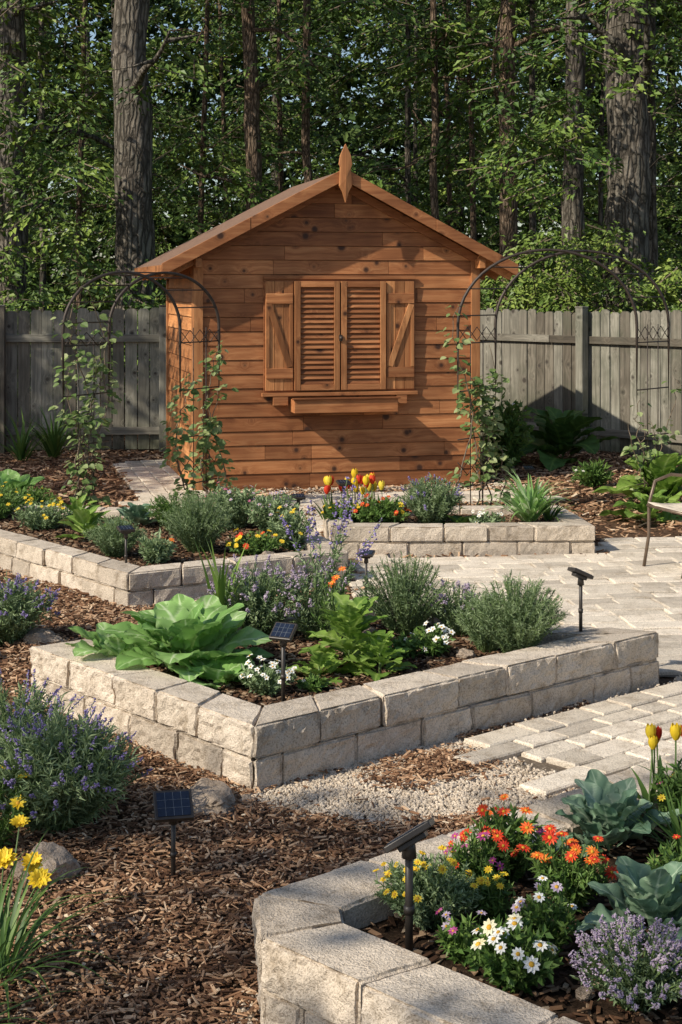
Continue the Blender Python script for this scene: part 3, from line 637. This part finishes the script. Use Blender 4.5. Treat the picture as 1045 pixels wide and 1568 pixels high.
# --- bed B
z=.2
rosette('cabbage_plant',(-.72,7.30,z),24,.42,.24,CAB,(1.45,.55),'round',.05,.95,zspan=.06,br=.07,petiole=.22,cup=.10,inner=.85)
rosette('cabbage_plant',(-1.05,7.42,z),10,.30,.18,CAB,(1.35,.6),'round',.06,.9,hi=True,petiole=.2,inner=.8)
rosette('cabbage_plant',(-.56,7.02,z),9,.26,.19,CAB,(1.2,.55),'round',.05,1.0,hi=True,petiole=.2,cup=.1,inner=.8)
flower_plant('white_flower_plant',(-.33,6.88,z),.13,.13,[WHT],26,.017,5,70,16,.03,.45,petw=.75,leaf=SAGE)
rosette('lobed_leaf_plant',(.04,7.36,z),34,.26,.17,YGRN,(1.25,.3),'lobed',.05,.8,.24,petiole=.2)
rosette('lobed_leaf_plant',(.18,7.2,z),18,.2,.14,YGRN,(1.2,.3),'lobed',.05,.8,.12,petiole=.2)
rosette('lobed_leaf_plant',(-.1,7.15,z),12,.17,.12,YGRN,(1.2,.2),'lobed',.05,.8,.06,petiole=.2)
fine_bush('catmint_plant',(-.44,8.0,z),.27,.36,190,28,.035,.3,SAGE,PALE,.45,.04,.009)
fine_bush('lavender_plant',(-.14,7.95,z),.17,.34,70,24,.045,.25,SAGE,PALE,.4,.06,.010)
fine_bush('tall_lavender_plant',(-.10,8.1,z),.20,.58,14,40,.05,.25,SAGE,PURP,1.,.24,.014)
strap_plant('iris_plant',(-.60,7.85,z),16,.50,.03,YGRN,(1.55,1.2),.5)
fine_bush('rosemary_bush',(.33,8.08,z),.27,.38,220,38,.03,.16,SAGE)
fine_bush('rosemary_bush',(.86,7.62,z),.25,.36,250,40,.032,.15,SAGE)
fine_bush('rosemary_bush',(.72,7.7,z),.18,.28,120,30,.032,.15,SAGE)
fine_bush('thyme_plant',(.62,8.05,z),.2,.26,120,26,.022,.35,SAGE,PALE,.3,.03,.009)
flower_plant('white_flower_plant',(.44,7.6,z),.11,.14,[WHT],14,.02,5,50,16,.035,.5,petw=.8)
flower_plant('orange_flower_plant',(-.02,7.8,z),.12,.34,[ORG],6,.024,8,30,12,.04,.4)
flower_plant('small_leaf_plant',(.3,7.55,z),.12,.1,[WHT],4,.014,5,50,14,.03,.6)
flower_plant('small_leaf_plant',(-.12,6.95,z),.08,.05,[WHT],2,.012,5,40,14,.03,.6)
for p,r in (((.60,7.55,z+.02),.05),((.15,8.0,z+.02),.05),((-1.1,7.6,z+.02),.04)): rock('garden_rock',p,r)
# --- bed A
z=.17
flower_plant('yellow_flower_plant',(-2.25,11.75,z),.25,.2,[YEL],20,.02,6,90,16,.04,.4,SAGE)
rosette('leafy_green_plant',(-1.85,11.3,z),18,.26,.13,YGRN,(1.2,.4),'long',.04,.8,.15)
fine_bush('rosemary_bush',(-1.53,10.55,z),.22,.26,190,32,.03,.2,SAGE)
flower_plant('orange_flower_plant',(-1.22,10.3,z),.13,.18,[ORG],4,.022,8,60,18,.05,.4,SAGE)
fine_bush('rosemary_bush',(-.98,10.75,z),.27,.38,280,36,.035,.15,SAGE)
flower_plant('marigold_plant',(-.6,10.65,z),.20,.14,[YEL,RED,YEL],18,.022,9,110,18,.035,.45,petw=.6)
flower_plant('yellow_flower_plant',(-.35,10.85,z),.18,.26,[YEL],12,.022,6,90,22,.04,.35,SAGE)
flower_plant('pink_flower_plant',(-.8,11.8,z),.25,.32,[PNK,PALE],16,.02,6,110,22,.045,.4,SAGE)
flower_plant('pink_flower_plant',(-.5,11.5,z),.2,.3,[PALE],12,.02,6,100,22,.045,.4,SAGE)
rosette('kale_plant',(-1.56,11.9,z),14,.24,.16,BLUE,(1.3,.4),'round',.1,.7,.08)
fine_bush('rosemary_bush',(-1.2,11.6,z),.25,.3,140,26,.04,.2,GRN)
rosette('leafy_green_plant',(-2.05,12.1,z),14,.25,.12,YGRN,(1.3,.4),'long',.04,.9,.1)
strap_plant('iris_plant',(-1.05,12.1,z),14,.35,.03,GRN,(1.5,1.0),.8)
flower_plant('yellow_flower_plant',(-2.75,12.3,z),.3,.25,[YEL],16,.02,6,90,18,.05,.4)
rock('garden_rock',(-1.4,10.1,z+.02),.06); rock('garden_rock',(-.5,10.45,z+.02),.07)
# --- bed C
tulips('tulip_cluster',(.13,12.05,z),.3,.3,26,[YEL,RED,RED,YEL],.045)
flower_plant('red_flower_plant',(.30,11.9,z),.22,.2,[RED,RED,YEL],20,.025,8,120,22,.045,.45)
flower_plant('yellow_flower_plant',(-.0,11.95,z),.15,.16,[YEL],10,.024,8,60,18,.04,.45)
fine_bush('lavender_plant',(.70,12.0,z),.26,.34,220,32,.04,.25,SAGE,PURP,.16,.05,.009)
flower_plant('white_flower_plant',(1.12,11.85,z),.16,.1,[WHT],14,.018,5,60,14,.04,.5,SAGE,petw=.8)
rosette('kale_plant',(.92,11.9,z),10,.18,.11,GRN,(1.2,.4),'round',.05,.7)
strap_plant('spider_plant',(1.45,11.98,z),100,.46,.034,CAB,(1.45,.7),1.3)
strap_plant('spider_plant',(1.62,12.1,z),30,.3,.026,GRN,(1.4,.5),1.3)
# --- bed D
z=.2
flower_plant('yellow_daisy_plant',(.25,4.40,z),.155,.17,[YEL],28,.0135,9,250,36,.022,.3,SAGE,petw=.55,cs=.4,cent=CENT)
flower_plant('red_zinnia_plant',(.50,4.72,z),.14,.20,[RED,ORG,RED,PNK],22,.021,11,90,20,.035,.35,petw=.42,cup=.1)
flower_plant('magenta_flower_plant',(.40,4.62,z),.1,.16,[PNK,RED],14,.015,7,60,18,.03,.35)
flower_plant('red_zinnia_plant',(.66,4.50,z),.12,.19,[RED,RED,ORG],18,.022,12,90,20,.032,.35,petw=.42,cup=.1)
flower_plant('yellow_daisy_plant',(.42,4.42,z),.08,.12,[YEL],12,.014,9,60,18,.028,.35)
flower_plant('white_daisy_plant',(.44,4.0,z),.12,.15,[WHT,WHT,CRM],16,.021,9,100,18,.032,.5,petw=.6,cup=.1,cs=.36)
flower_plant('white_daisy_plant',(.55,4.18,z),.09,.17,[WHT,PALE],10,.018,9,60,18,.03,.5,petw=.6,cup=.1,cs=.36)
flower_plant('magenta_flower_plant',(.33,4.15,z),.08,.1,[PALE,PNK],8,.014,8,50,16,.03,.4)
rosette('kale_plant',(.86,4.98,z),18,.24,.13,BLUE,(1.4,.55),'round',.10,.75,.06,petiole=.22,hi=True,inner=.75)
rosette('kale_plant',(.86,4.30,z),18,.24,.13,BLUE,(1.35,.5),'round',.11,.75,.05,petiole=.22,hi=True,inner=.75)
rosette('leafy_green_plant',(.68,4.88,z),9,.13,.08,BLUE,(1.2,.4),'round',.06,.6)
fine_bush('pale_lavender_plant',(.74,3.9,z),.17,.17,200,18,.02,.35,SAGE,PALE,.8,.03,.006)
tulips('tulip_cluster',(1.12,5.22,z),.12,.28,11,[RED,YEL,CRM],.034)
flower_plant('red_flower_plant',(1.16,5.15,z),.13,.22,[RED,YEL,PNK],18,.018,8,120,24,.035,.4)
strap_plant('iris_plant',(1.08,4.85,z),34,.24,.016,GRN,(1.4,.7),.6)
flower_plant('red_flower_plant',(1.02,4.55,z),.13,.16,[RED],6,.016,8,80,20,.035,.4)
flower_plant('small_leaf_plant',(.95,3.95,z),.12,.12,[PALE],10,.014,6,80,18,.03,.4)
rock('garden_rock',(.62,3.95,z+.01),.03)
# --- foreground left & others
fine_bush('lavender_plant',(-1.05,5.75,0),.31,.38,400,38,.05,.15,SAGE,PURP,.24,.06,.0075)
fine_bush('lavender_plant',(-1.3,6.2,0),.28,.38,220,30,.05,.15,SAGE,PURP,.28,.06,.0075)
rock('garden_rock',(-1.0,5.26,.03),.11,(1,.8,.75)); rock('garden_rock',(-.50,5.98,.02),.13,(1.2,.8,.5)); rock('garden_rock',(-.36,6.02,.0),.06)
mb=MB(); straps(mb,(-.98,4.45,0),70,.42,.012,0,(1.4,.5),1.5)
pp=np.array([(-1.0,4.62,.30),(-.93,4.70,.26),(-1.0,4.85,.33),(-1.08,4.7,.24),(-.88,4.55,.27)]); bb=np.array([(-.98,4.45,0)]*5)+rng.normal(0,.01,(5,3)); stemtubes(mb,bb,(bb+pp)/2+np.array([0,0,.04]),pp,.005,1)
for cu in (.35,.8): heads(mb,pp,nrm(np.array([[0.1,-.6,1]]*5)+rng.normal(0,.2,(5,3))),.038,11,2,2,.6,cu,.2)
mb.build('yellow_daylily_plant',[GRN,STEM,YEL,CENT],origin=(-.98,4.45,0))
mb=MB(); straps(mb,(-1.05,4.05,0),50,.4,.012,0,(1.4,.4),1.4); mb.build('ornamental_grass',[GRN],origin=(-1.05,4.05,0))
flower_plant('yellow_flower_plant',(-1.24,5.5,0),.14,.28,[YEL],9,.03,9,50,18,.04,.3,GRN,petw=.5,cup=.4)
fine_bush('lavender_plant',(-1.88,8.75,0),.28,.34,260,28,.045,.2,SAGE,PURP,.26,.05,.009)
rock('garden_rock',(-1.66,8.7,.03),.1,(1.1,.8,.6)); rock('garden_rock',(-1.88,8.35,.02),.07)
rosette('cabbage_plant',(-3.0,14.0,0),16,.45,.3,CAB,(1.3,.6),'round',.08,.8,.08)
flower_plant('leafy_shrub',(-2.75,13.6,0),.3,.25,[YEL],4,.02,6,110,22,.05,.4)
rosette('broadleaf_plant',(2.85,13.9,0),20,.6,.36,YGRN,(1.35,.5),'round',.06,1.0,.3)
rosette('broadleaf_plant',(2.62,13.2,0),10,.4,.25,YGRN,(1.2,.3),'round',.06,1.0,.15)
rosette('broadleaf_plant',(2.5,17.6,0),16,.75,.42,GRN,(1.35,.5),'round',.06,1.1,.35)
strap_plant('ornamental_grass',(-3.3,17.9,0),60,.7,.03,GRN,(1.5,.8),1.); strap_plant('ornamental_grass',(-3.6,17.6,0),40,.6,.03,GRN,(1.5,.8),1.)
flower_plant('leafy_shrub',(1.78,16.9,0),.3,.75,[WHT],2,.02,5,90,24,.09,.5); flower_plant('leafy_shrub',(-2.6,13.0,0),.2,.3,[WHT],2,.02,5,80,20,.06,.5)
flower_plant('leafy_shrub',(2.5,15.5,0),.2,.25,[WHT],2,.02,5,60,18,.08,.3)
# --- solar lights
R_=math.radians
solar((-.563,5.23,0),.25,.13,R_(12),R_(38),.008)
solar((.184,4.21,.2),.31,.14,pr=.011,rot=(R_(-17),R_(-31),0))
solar((-.25,6.74,.2),.30,.105,R_(-25),R_(38),.009)
solar((1.20,7.80,.27),.29,.11,pr=.009,rot=(R_(-8),R_(25),R_(10)))
for (x,y,zz,h) in ((-.32,11.7,0,.42),(.02,11.9,.17,.33),(.16,9.9,0,.3),(1.72,14.3,0,.33),(-1.38,10.0,.17,.27)): solar((x,y,zz),h,.10,U(-.5,.5),R_(12),.008)

# ------------------------------------------------------------------ patio chair
ch=empty('patio_chair',(2.45,10.85,.03),math.radians(-70)); mb=MB(); 
def side(x):
    tube(mb,[(x,-.24,0),(x,-.2,.22),(x,-.2,.44),(x,-.15,.60),(x,-.02,.64),(x,.16,.62),(x,.25,.58)],.012,8,0)
    tube(mb,[(x,.32,0),(x,.24,.22),(x,.2,.42),(x,.26,.7),(x,.34,.98)],.012,8,0)
    tube(mb,[(x,-.21,.43),(x,.0,.41),(x,.2,.42)],.011,8,0)
side(-.25); side(.25)
tube(mb,[(-.25,.34,.98),(-.15,.355,1.0),(.15,.355,1.0),(.25,.34,.98)],.012,8,0); tube(mb,[(-.25,-.21,.43),(.25,-.21,.43)],.011,8,0); tube(mb,[(-.25,.27,.15),(.25,.27,.15)],.008,8,0)
mb.build('frame',[BRZ],ch)
mb=MB(); pr=[(-.21,.442),(-.1,.425),(.05,.42),(.17,.43),(.215,.5),(.25,.68),(.3,.85),(.335,.965)]
V=[];
for y,zz in pr:
    for x in np.linspace(-.245,.245,7): V.append((x,y-.0,zz-.02*(1-(x/.245)**2)+.014))
mb.add(V,[np.array([(i*7+j,i*7+j+1,(i+1)*7+j+1,(i+1)*7+j) for i in range(7) for j in range(6)])],0,.5,True)
ob=mb.build('sling_seat',[SLING],ch); s=ob.modifiers.new('s','SOLIDIFY'); s.thickness=.006

# ------------------------------------------------------------------ trees
def spray(mb,C,m,L,spread,size,mat=0,wr=.55,T=LEAF,twig=None,cr=None):
    n=len(C); az=U(0,6.283,n); d=np.stack([np.cos(az),np.sin(az),U(-.35,.15,n)],1); pz=np.stack([-np.sin(az),np.cos(az),0*az],1)
    Lc=L*U(.5,1.2,n)
    D=np.repeat(d,m,0);P=np.repeat(pz,m,0);t=U(0,1,(n*m,1)); lat=rng.normal(0,1,(n*m,1))*spread*(1-.5*t)
    pos=np.repeat(C,m,0)+D*t*np.repeat(Lc,m)[:,None]+P*lat+np.array([0,0,1.])*(rng.normal(0,.06,(n*m,1))-.18*t*t-.12*np.abs(lat))
    dr=D*.6+P*np.sign(lat)*.8+rng.normal(0,.35,pos.shape)+np.array([0,0,-.35]); up=np.array([-.25,-.35,1.])+rng.normal(0,.45,pos.shape)
    s=size*U(.55,1.2,n*m); c=np.repeat(U(0,.6,n) if cr is None else cr,m)
    mb.inst(T,pos,frames(dr,up),np.stack([s*wr,s,s],1),mat,np.clip(c+U(0,.4,n*m),0,1))
    if twig is not None:
        e=C+d*Lc[:,None]+np.array([0,0,-.18]); mb.inst(PRISM,C,frames(e-C,(0,0,1)),np.stack([np.full(n,.015),np.linalg.norm(e-C,axis=1),np.full(n,.015)],1),twig,.5)
def tree(name,x,y,r,H,bark,crown=None,limbs=4,lz=(4,9),leafm=None,lsize=.13,ncl=30,lm=50,lean=0,detail=1):
    root=empty(name,(x,y,0)); mb=MB(); n=int(26*detail)+6; zz=np.linspace(0,H,n); px=np.cumsum(rng.normal(0,.015,n))+lean*zz; py=np.cumsum(rng.normal(0,.012,n))
    rad=r*(1-.6*zz/H)*(1+.35*np.exp(-zz*2.2)); tube(mb,np.stack([px,py,zz],1),rad,22 if r>.2 else 12,0,.5,True,.12)
    tips=[]
    for i in range(limbs):
        z0=U(*lz); k=min(int(z0/H*(n-1)),n-2); b=np.array([px[k],py[k],zz[k]]); az=U(0,6.28); l=U(1.2,3.2)*(1 if r>.15 else .6); m=9
        el=U(.1,.8); pts=[b]; dd=np.array([math.cos(az)*math.cos(el),math.sin(az)*math.cos(el),math.sin(el)])
        for j in range(m): dd=nrm(dd+rng.normal(0,.16,3)+np.array([0,0,-.02])); pts.append(pts[-1]+dd*l/m)
        pts=np.array(pts); tube(mb,pts,np.linspace(r*.28,.012,len(pts)),7,0,.5,True); tips+=list(pts[3:])
        for j in (4,6,8):
            q=pts[j]+nrm(rng.normal(0,1,3))*np.array([1,1,.5])*.8; tube(mb,[pts[j],(pts[j]+q)/2+rng.normal(0,.05,3),q],[r*.1+.005,.01,.005],5,0); tips.append(q)
    mb.build('trunk',[bark],root)
    if ncl:
        mb=MB(); tips=np.array(tips) if tips else np.zeros((1,3))
        C=tips[rng.integers(0,len(tips),ncl)]+rng.normal(0,.25,(ncl,3)); spray(mb,C,lm,.7,.22,lsize,0,twig=1)
        if crown:
            cz,cr,ch_,nc,ls=crown; v=nrm(rng.normal(0,1,(nc,3)))*U(.35,1,(nc,1))**.5*np.array([cr,cr,ch_])+np.array([px[-1]*.5,0,cz]); spray(mb,v,34,1.,.4,ls,0,twig=1)
        mb.build('crown',[leafm or TL,TWIG],root)
tree('oak_tree',-2.93,22,.31,16,BARK,(11.5,3.4,3.,70,.2),5,(4.5,9),ncl=26,detail=2)
tree('oak_tree',4.15,22.5,.36,16,BARK,(11.5,3.4,3.,70,.2),6,(4.2,8),ncl=36,detail=2)
tree('oak_tree',-5.05,24,.25,15,BARK,(11,3,2.6,60,.2),5,(3,8),ncl=50,detail=1.5)
tree('pine_tree',-1.38,25.5,.15,16,BARKR,(13,2.6,2.5,40,.22),5,(4,10),ncl=22)
tree('pine_tree',-.55,27.5,.09,15,BARKR,(13,2.2,3,30,.22),5,(4,10),ncl=18)
tree('pine_tree',1.58,25.5,.075,14,BARKR,None,5,(4,9),ncl=20)
tree('pine_tree',2.58,25,.17,15,BARKR,(12,2.6,2.5,40,.22),6,(3,9),ncl=36)
tree('oak_tree',3.62,24.5,.2,15,BARK,(12,2.8,2.5,40,.22),6,(4,9),ncl=36)
for (px_,Y,r) in ((300,30,.07),(120,27,.06),(62,26,.06),(733,26.5,.06),(820,27,.07),(1010,25.5,.08),(622,29,.07),(640,33,.06),(440,31,.07),(350,33,.06),(915,31,.06),(695,30,.06)):
    tree('slender_tree',(px_-522.5)*Y/2386,Y,r,13,random.choice([BARK,BARKR]),None,4,(3,9),ncl=14,detail=.6,lean=U(-.025,.025))
for (x,y) in ((-8.5,23),(8,22),(-11,27),(10.5,27)):
    tree('oak_tree',x,y,.2,15,BARK,(10.5,3.4,4,80,.22),6,(3,9),ncl=40)
# understory foliage mass (forest interior)
mb=MB(); N=7600; Y=24+19*U(0,1,N)**.8; X=U(-1,1,N)*(Y*.27+1.5); Z=U(.3,11.5,N)
dn=np.array([noise.noise(Vector((a*.35,b*.25,c*.35)))+.5*noise.noise(Vector((a*.9,b*.5,c*.9+9))) for a,b,c in zip(X,Y,Z)])
k=(dn>np.where(Y<29,.08,-.05))
C=np.stack([X,Y,Z],1)[k]; spray(mb,C,42,.85,.26,.145,0,twig=1)
# near boughs reaching forward over the fence
N=105; X=np.concatenate([U(-5.2,-3.4,65),U(1.9,3.4,40)]); Y=U(20.3,22.,N); Z=np.concatenate([U(2.3,5.2,65),U(3.2,5.4,40)]); spray(mb,np.stack([X,Y,Z],1),46,.7,.2,.12,0,twig=1)
mb.build('forest_understory_foliage',[TL,TWIG])
# hedges behind the fence
mb=MB(); N=400; X=U(1.2,7,N); Y=21.3-(X-1.)*1.14*.62+U(.6,3.0,N)+1.0; Z=U(1.0,2.6,N)+.35*np.sin(X*2.3)-.25*(X<2); spray(mb,np.stack([X,Y,Z],1),56,.5,.2,.10,0,twig=1); mb.build('shrub_hedge',[SHR,TWIG])
mb=MB(); N=360; X=U(-9,.5,N); Y=U(20,23.5,N); Z=U(.5,2.2,N)+.3*np.sin(X*2.); spray(mb,np.stack([X,Y,Z],1),46,.6,.22,.12,0,twig=1); mb.build('shrub_hedge',[TL,TWIG])
# far forest
mb=MB(); N=4400; Y=U(44,64,N); X=U(-1,1,N)*(Y*.33+4); Z=U(0,18,N)
dn=np.array([noise.noise(Vector((a*.22,b*.1,c*.25))) for a,b,c in zip(X,Y,Z)]); k=(dn>-.38)|(Z<8)
spray(mb,np.stack([X,Y,Z],1)[k],34,1.8,.7,.40,0,wr=.6)
for i in range(14): 
    y=U(44,50); x=U(-1,1)*y*.3; tube(mb,[(x,y,0),(x+U(-.4,.4),y,8),(x+U(-.9,.9),y,17)],[.18,.14,.08],8,1)
mb.build('distant_forest',[TL2,BARK])
# yard trees off to the left whose crowns dapple the garden
tree('maple_tree',-8.8,14.2,.2,7.5,BARK,(6.2,2.4,2.2,110,.2),5,(3,6),ncl=40)
tree('maple_tree',-7.9,-1.0,.2,7.5,BARK,(6.6,2.4,1.2,34,.17),5,(5,6.6),ncl=18,lsize=.13)

# ------------------------------------------------------------------ light & camera
el=math.radians(38); az=math.radians(33); S=Vector((-math.cos(az)*math.cos(el),-math.sin(az)*math.cos(el),math.sin(el)))
L=bpy.data.lights.new('sun','SUN'); L.energy=5.; L.angle=math.radians(.55); L.color=(1,.915,.78); lo=bpy.data.objects.new('sun',L); scene.collection.objects.link(lo); lo.rotation_euler=(-S).to_track_quat('-Z','Y').to_euler(); lo.location=(-10,-6,12)
w=bpy.data.worlds.new('World'); scene.world=w; w.use_nodes=True; nt=w.node_tree; sk=nt.nodes.new('ShaderNodeTexSky'); sk.sky_type='NISHITA'; sk.sun_disc=False; sk.sun_elevation=el; sk.sun_rotation=math.atan2(S.x,S.y)
bg=nt.nodes['Background']; bg.inputs[1].default_value=.125; nt.links.new(sk.outputs[0],bg.inputs[0])
cam=bpy.data.cameras.new('camera'); co=bpy.data.objects.new('camera',cam); scene.collection.objects.link(co); co.location=(0,0,2); co.rotation_euler=(math.radians(90),0,0)
cam.sensor_width=36; cam.sensor_height=36; cam.sensor_fit='VERTICAL'; cam.lens=36*2386/1568; cam.shift_y=-344/1568; cam.clip_end=1000; cam.clip_start=.05; scene.camera=co
print('done')
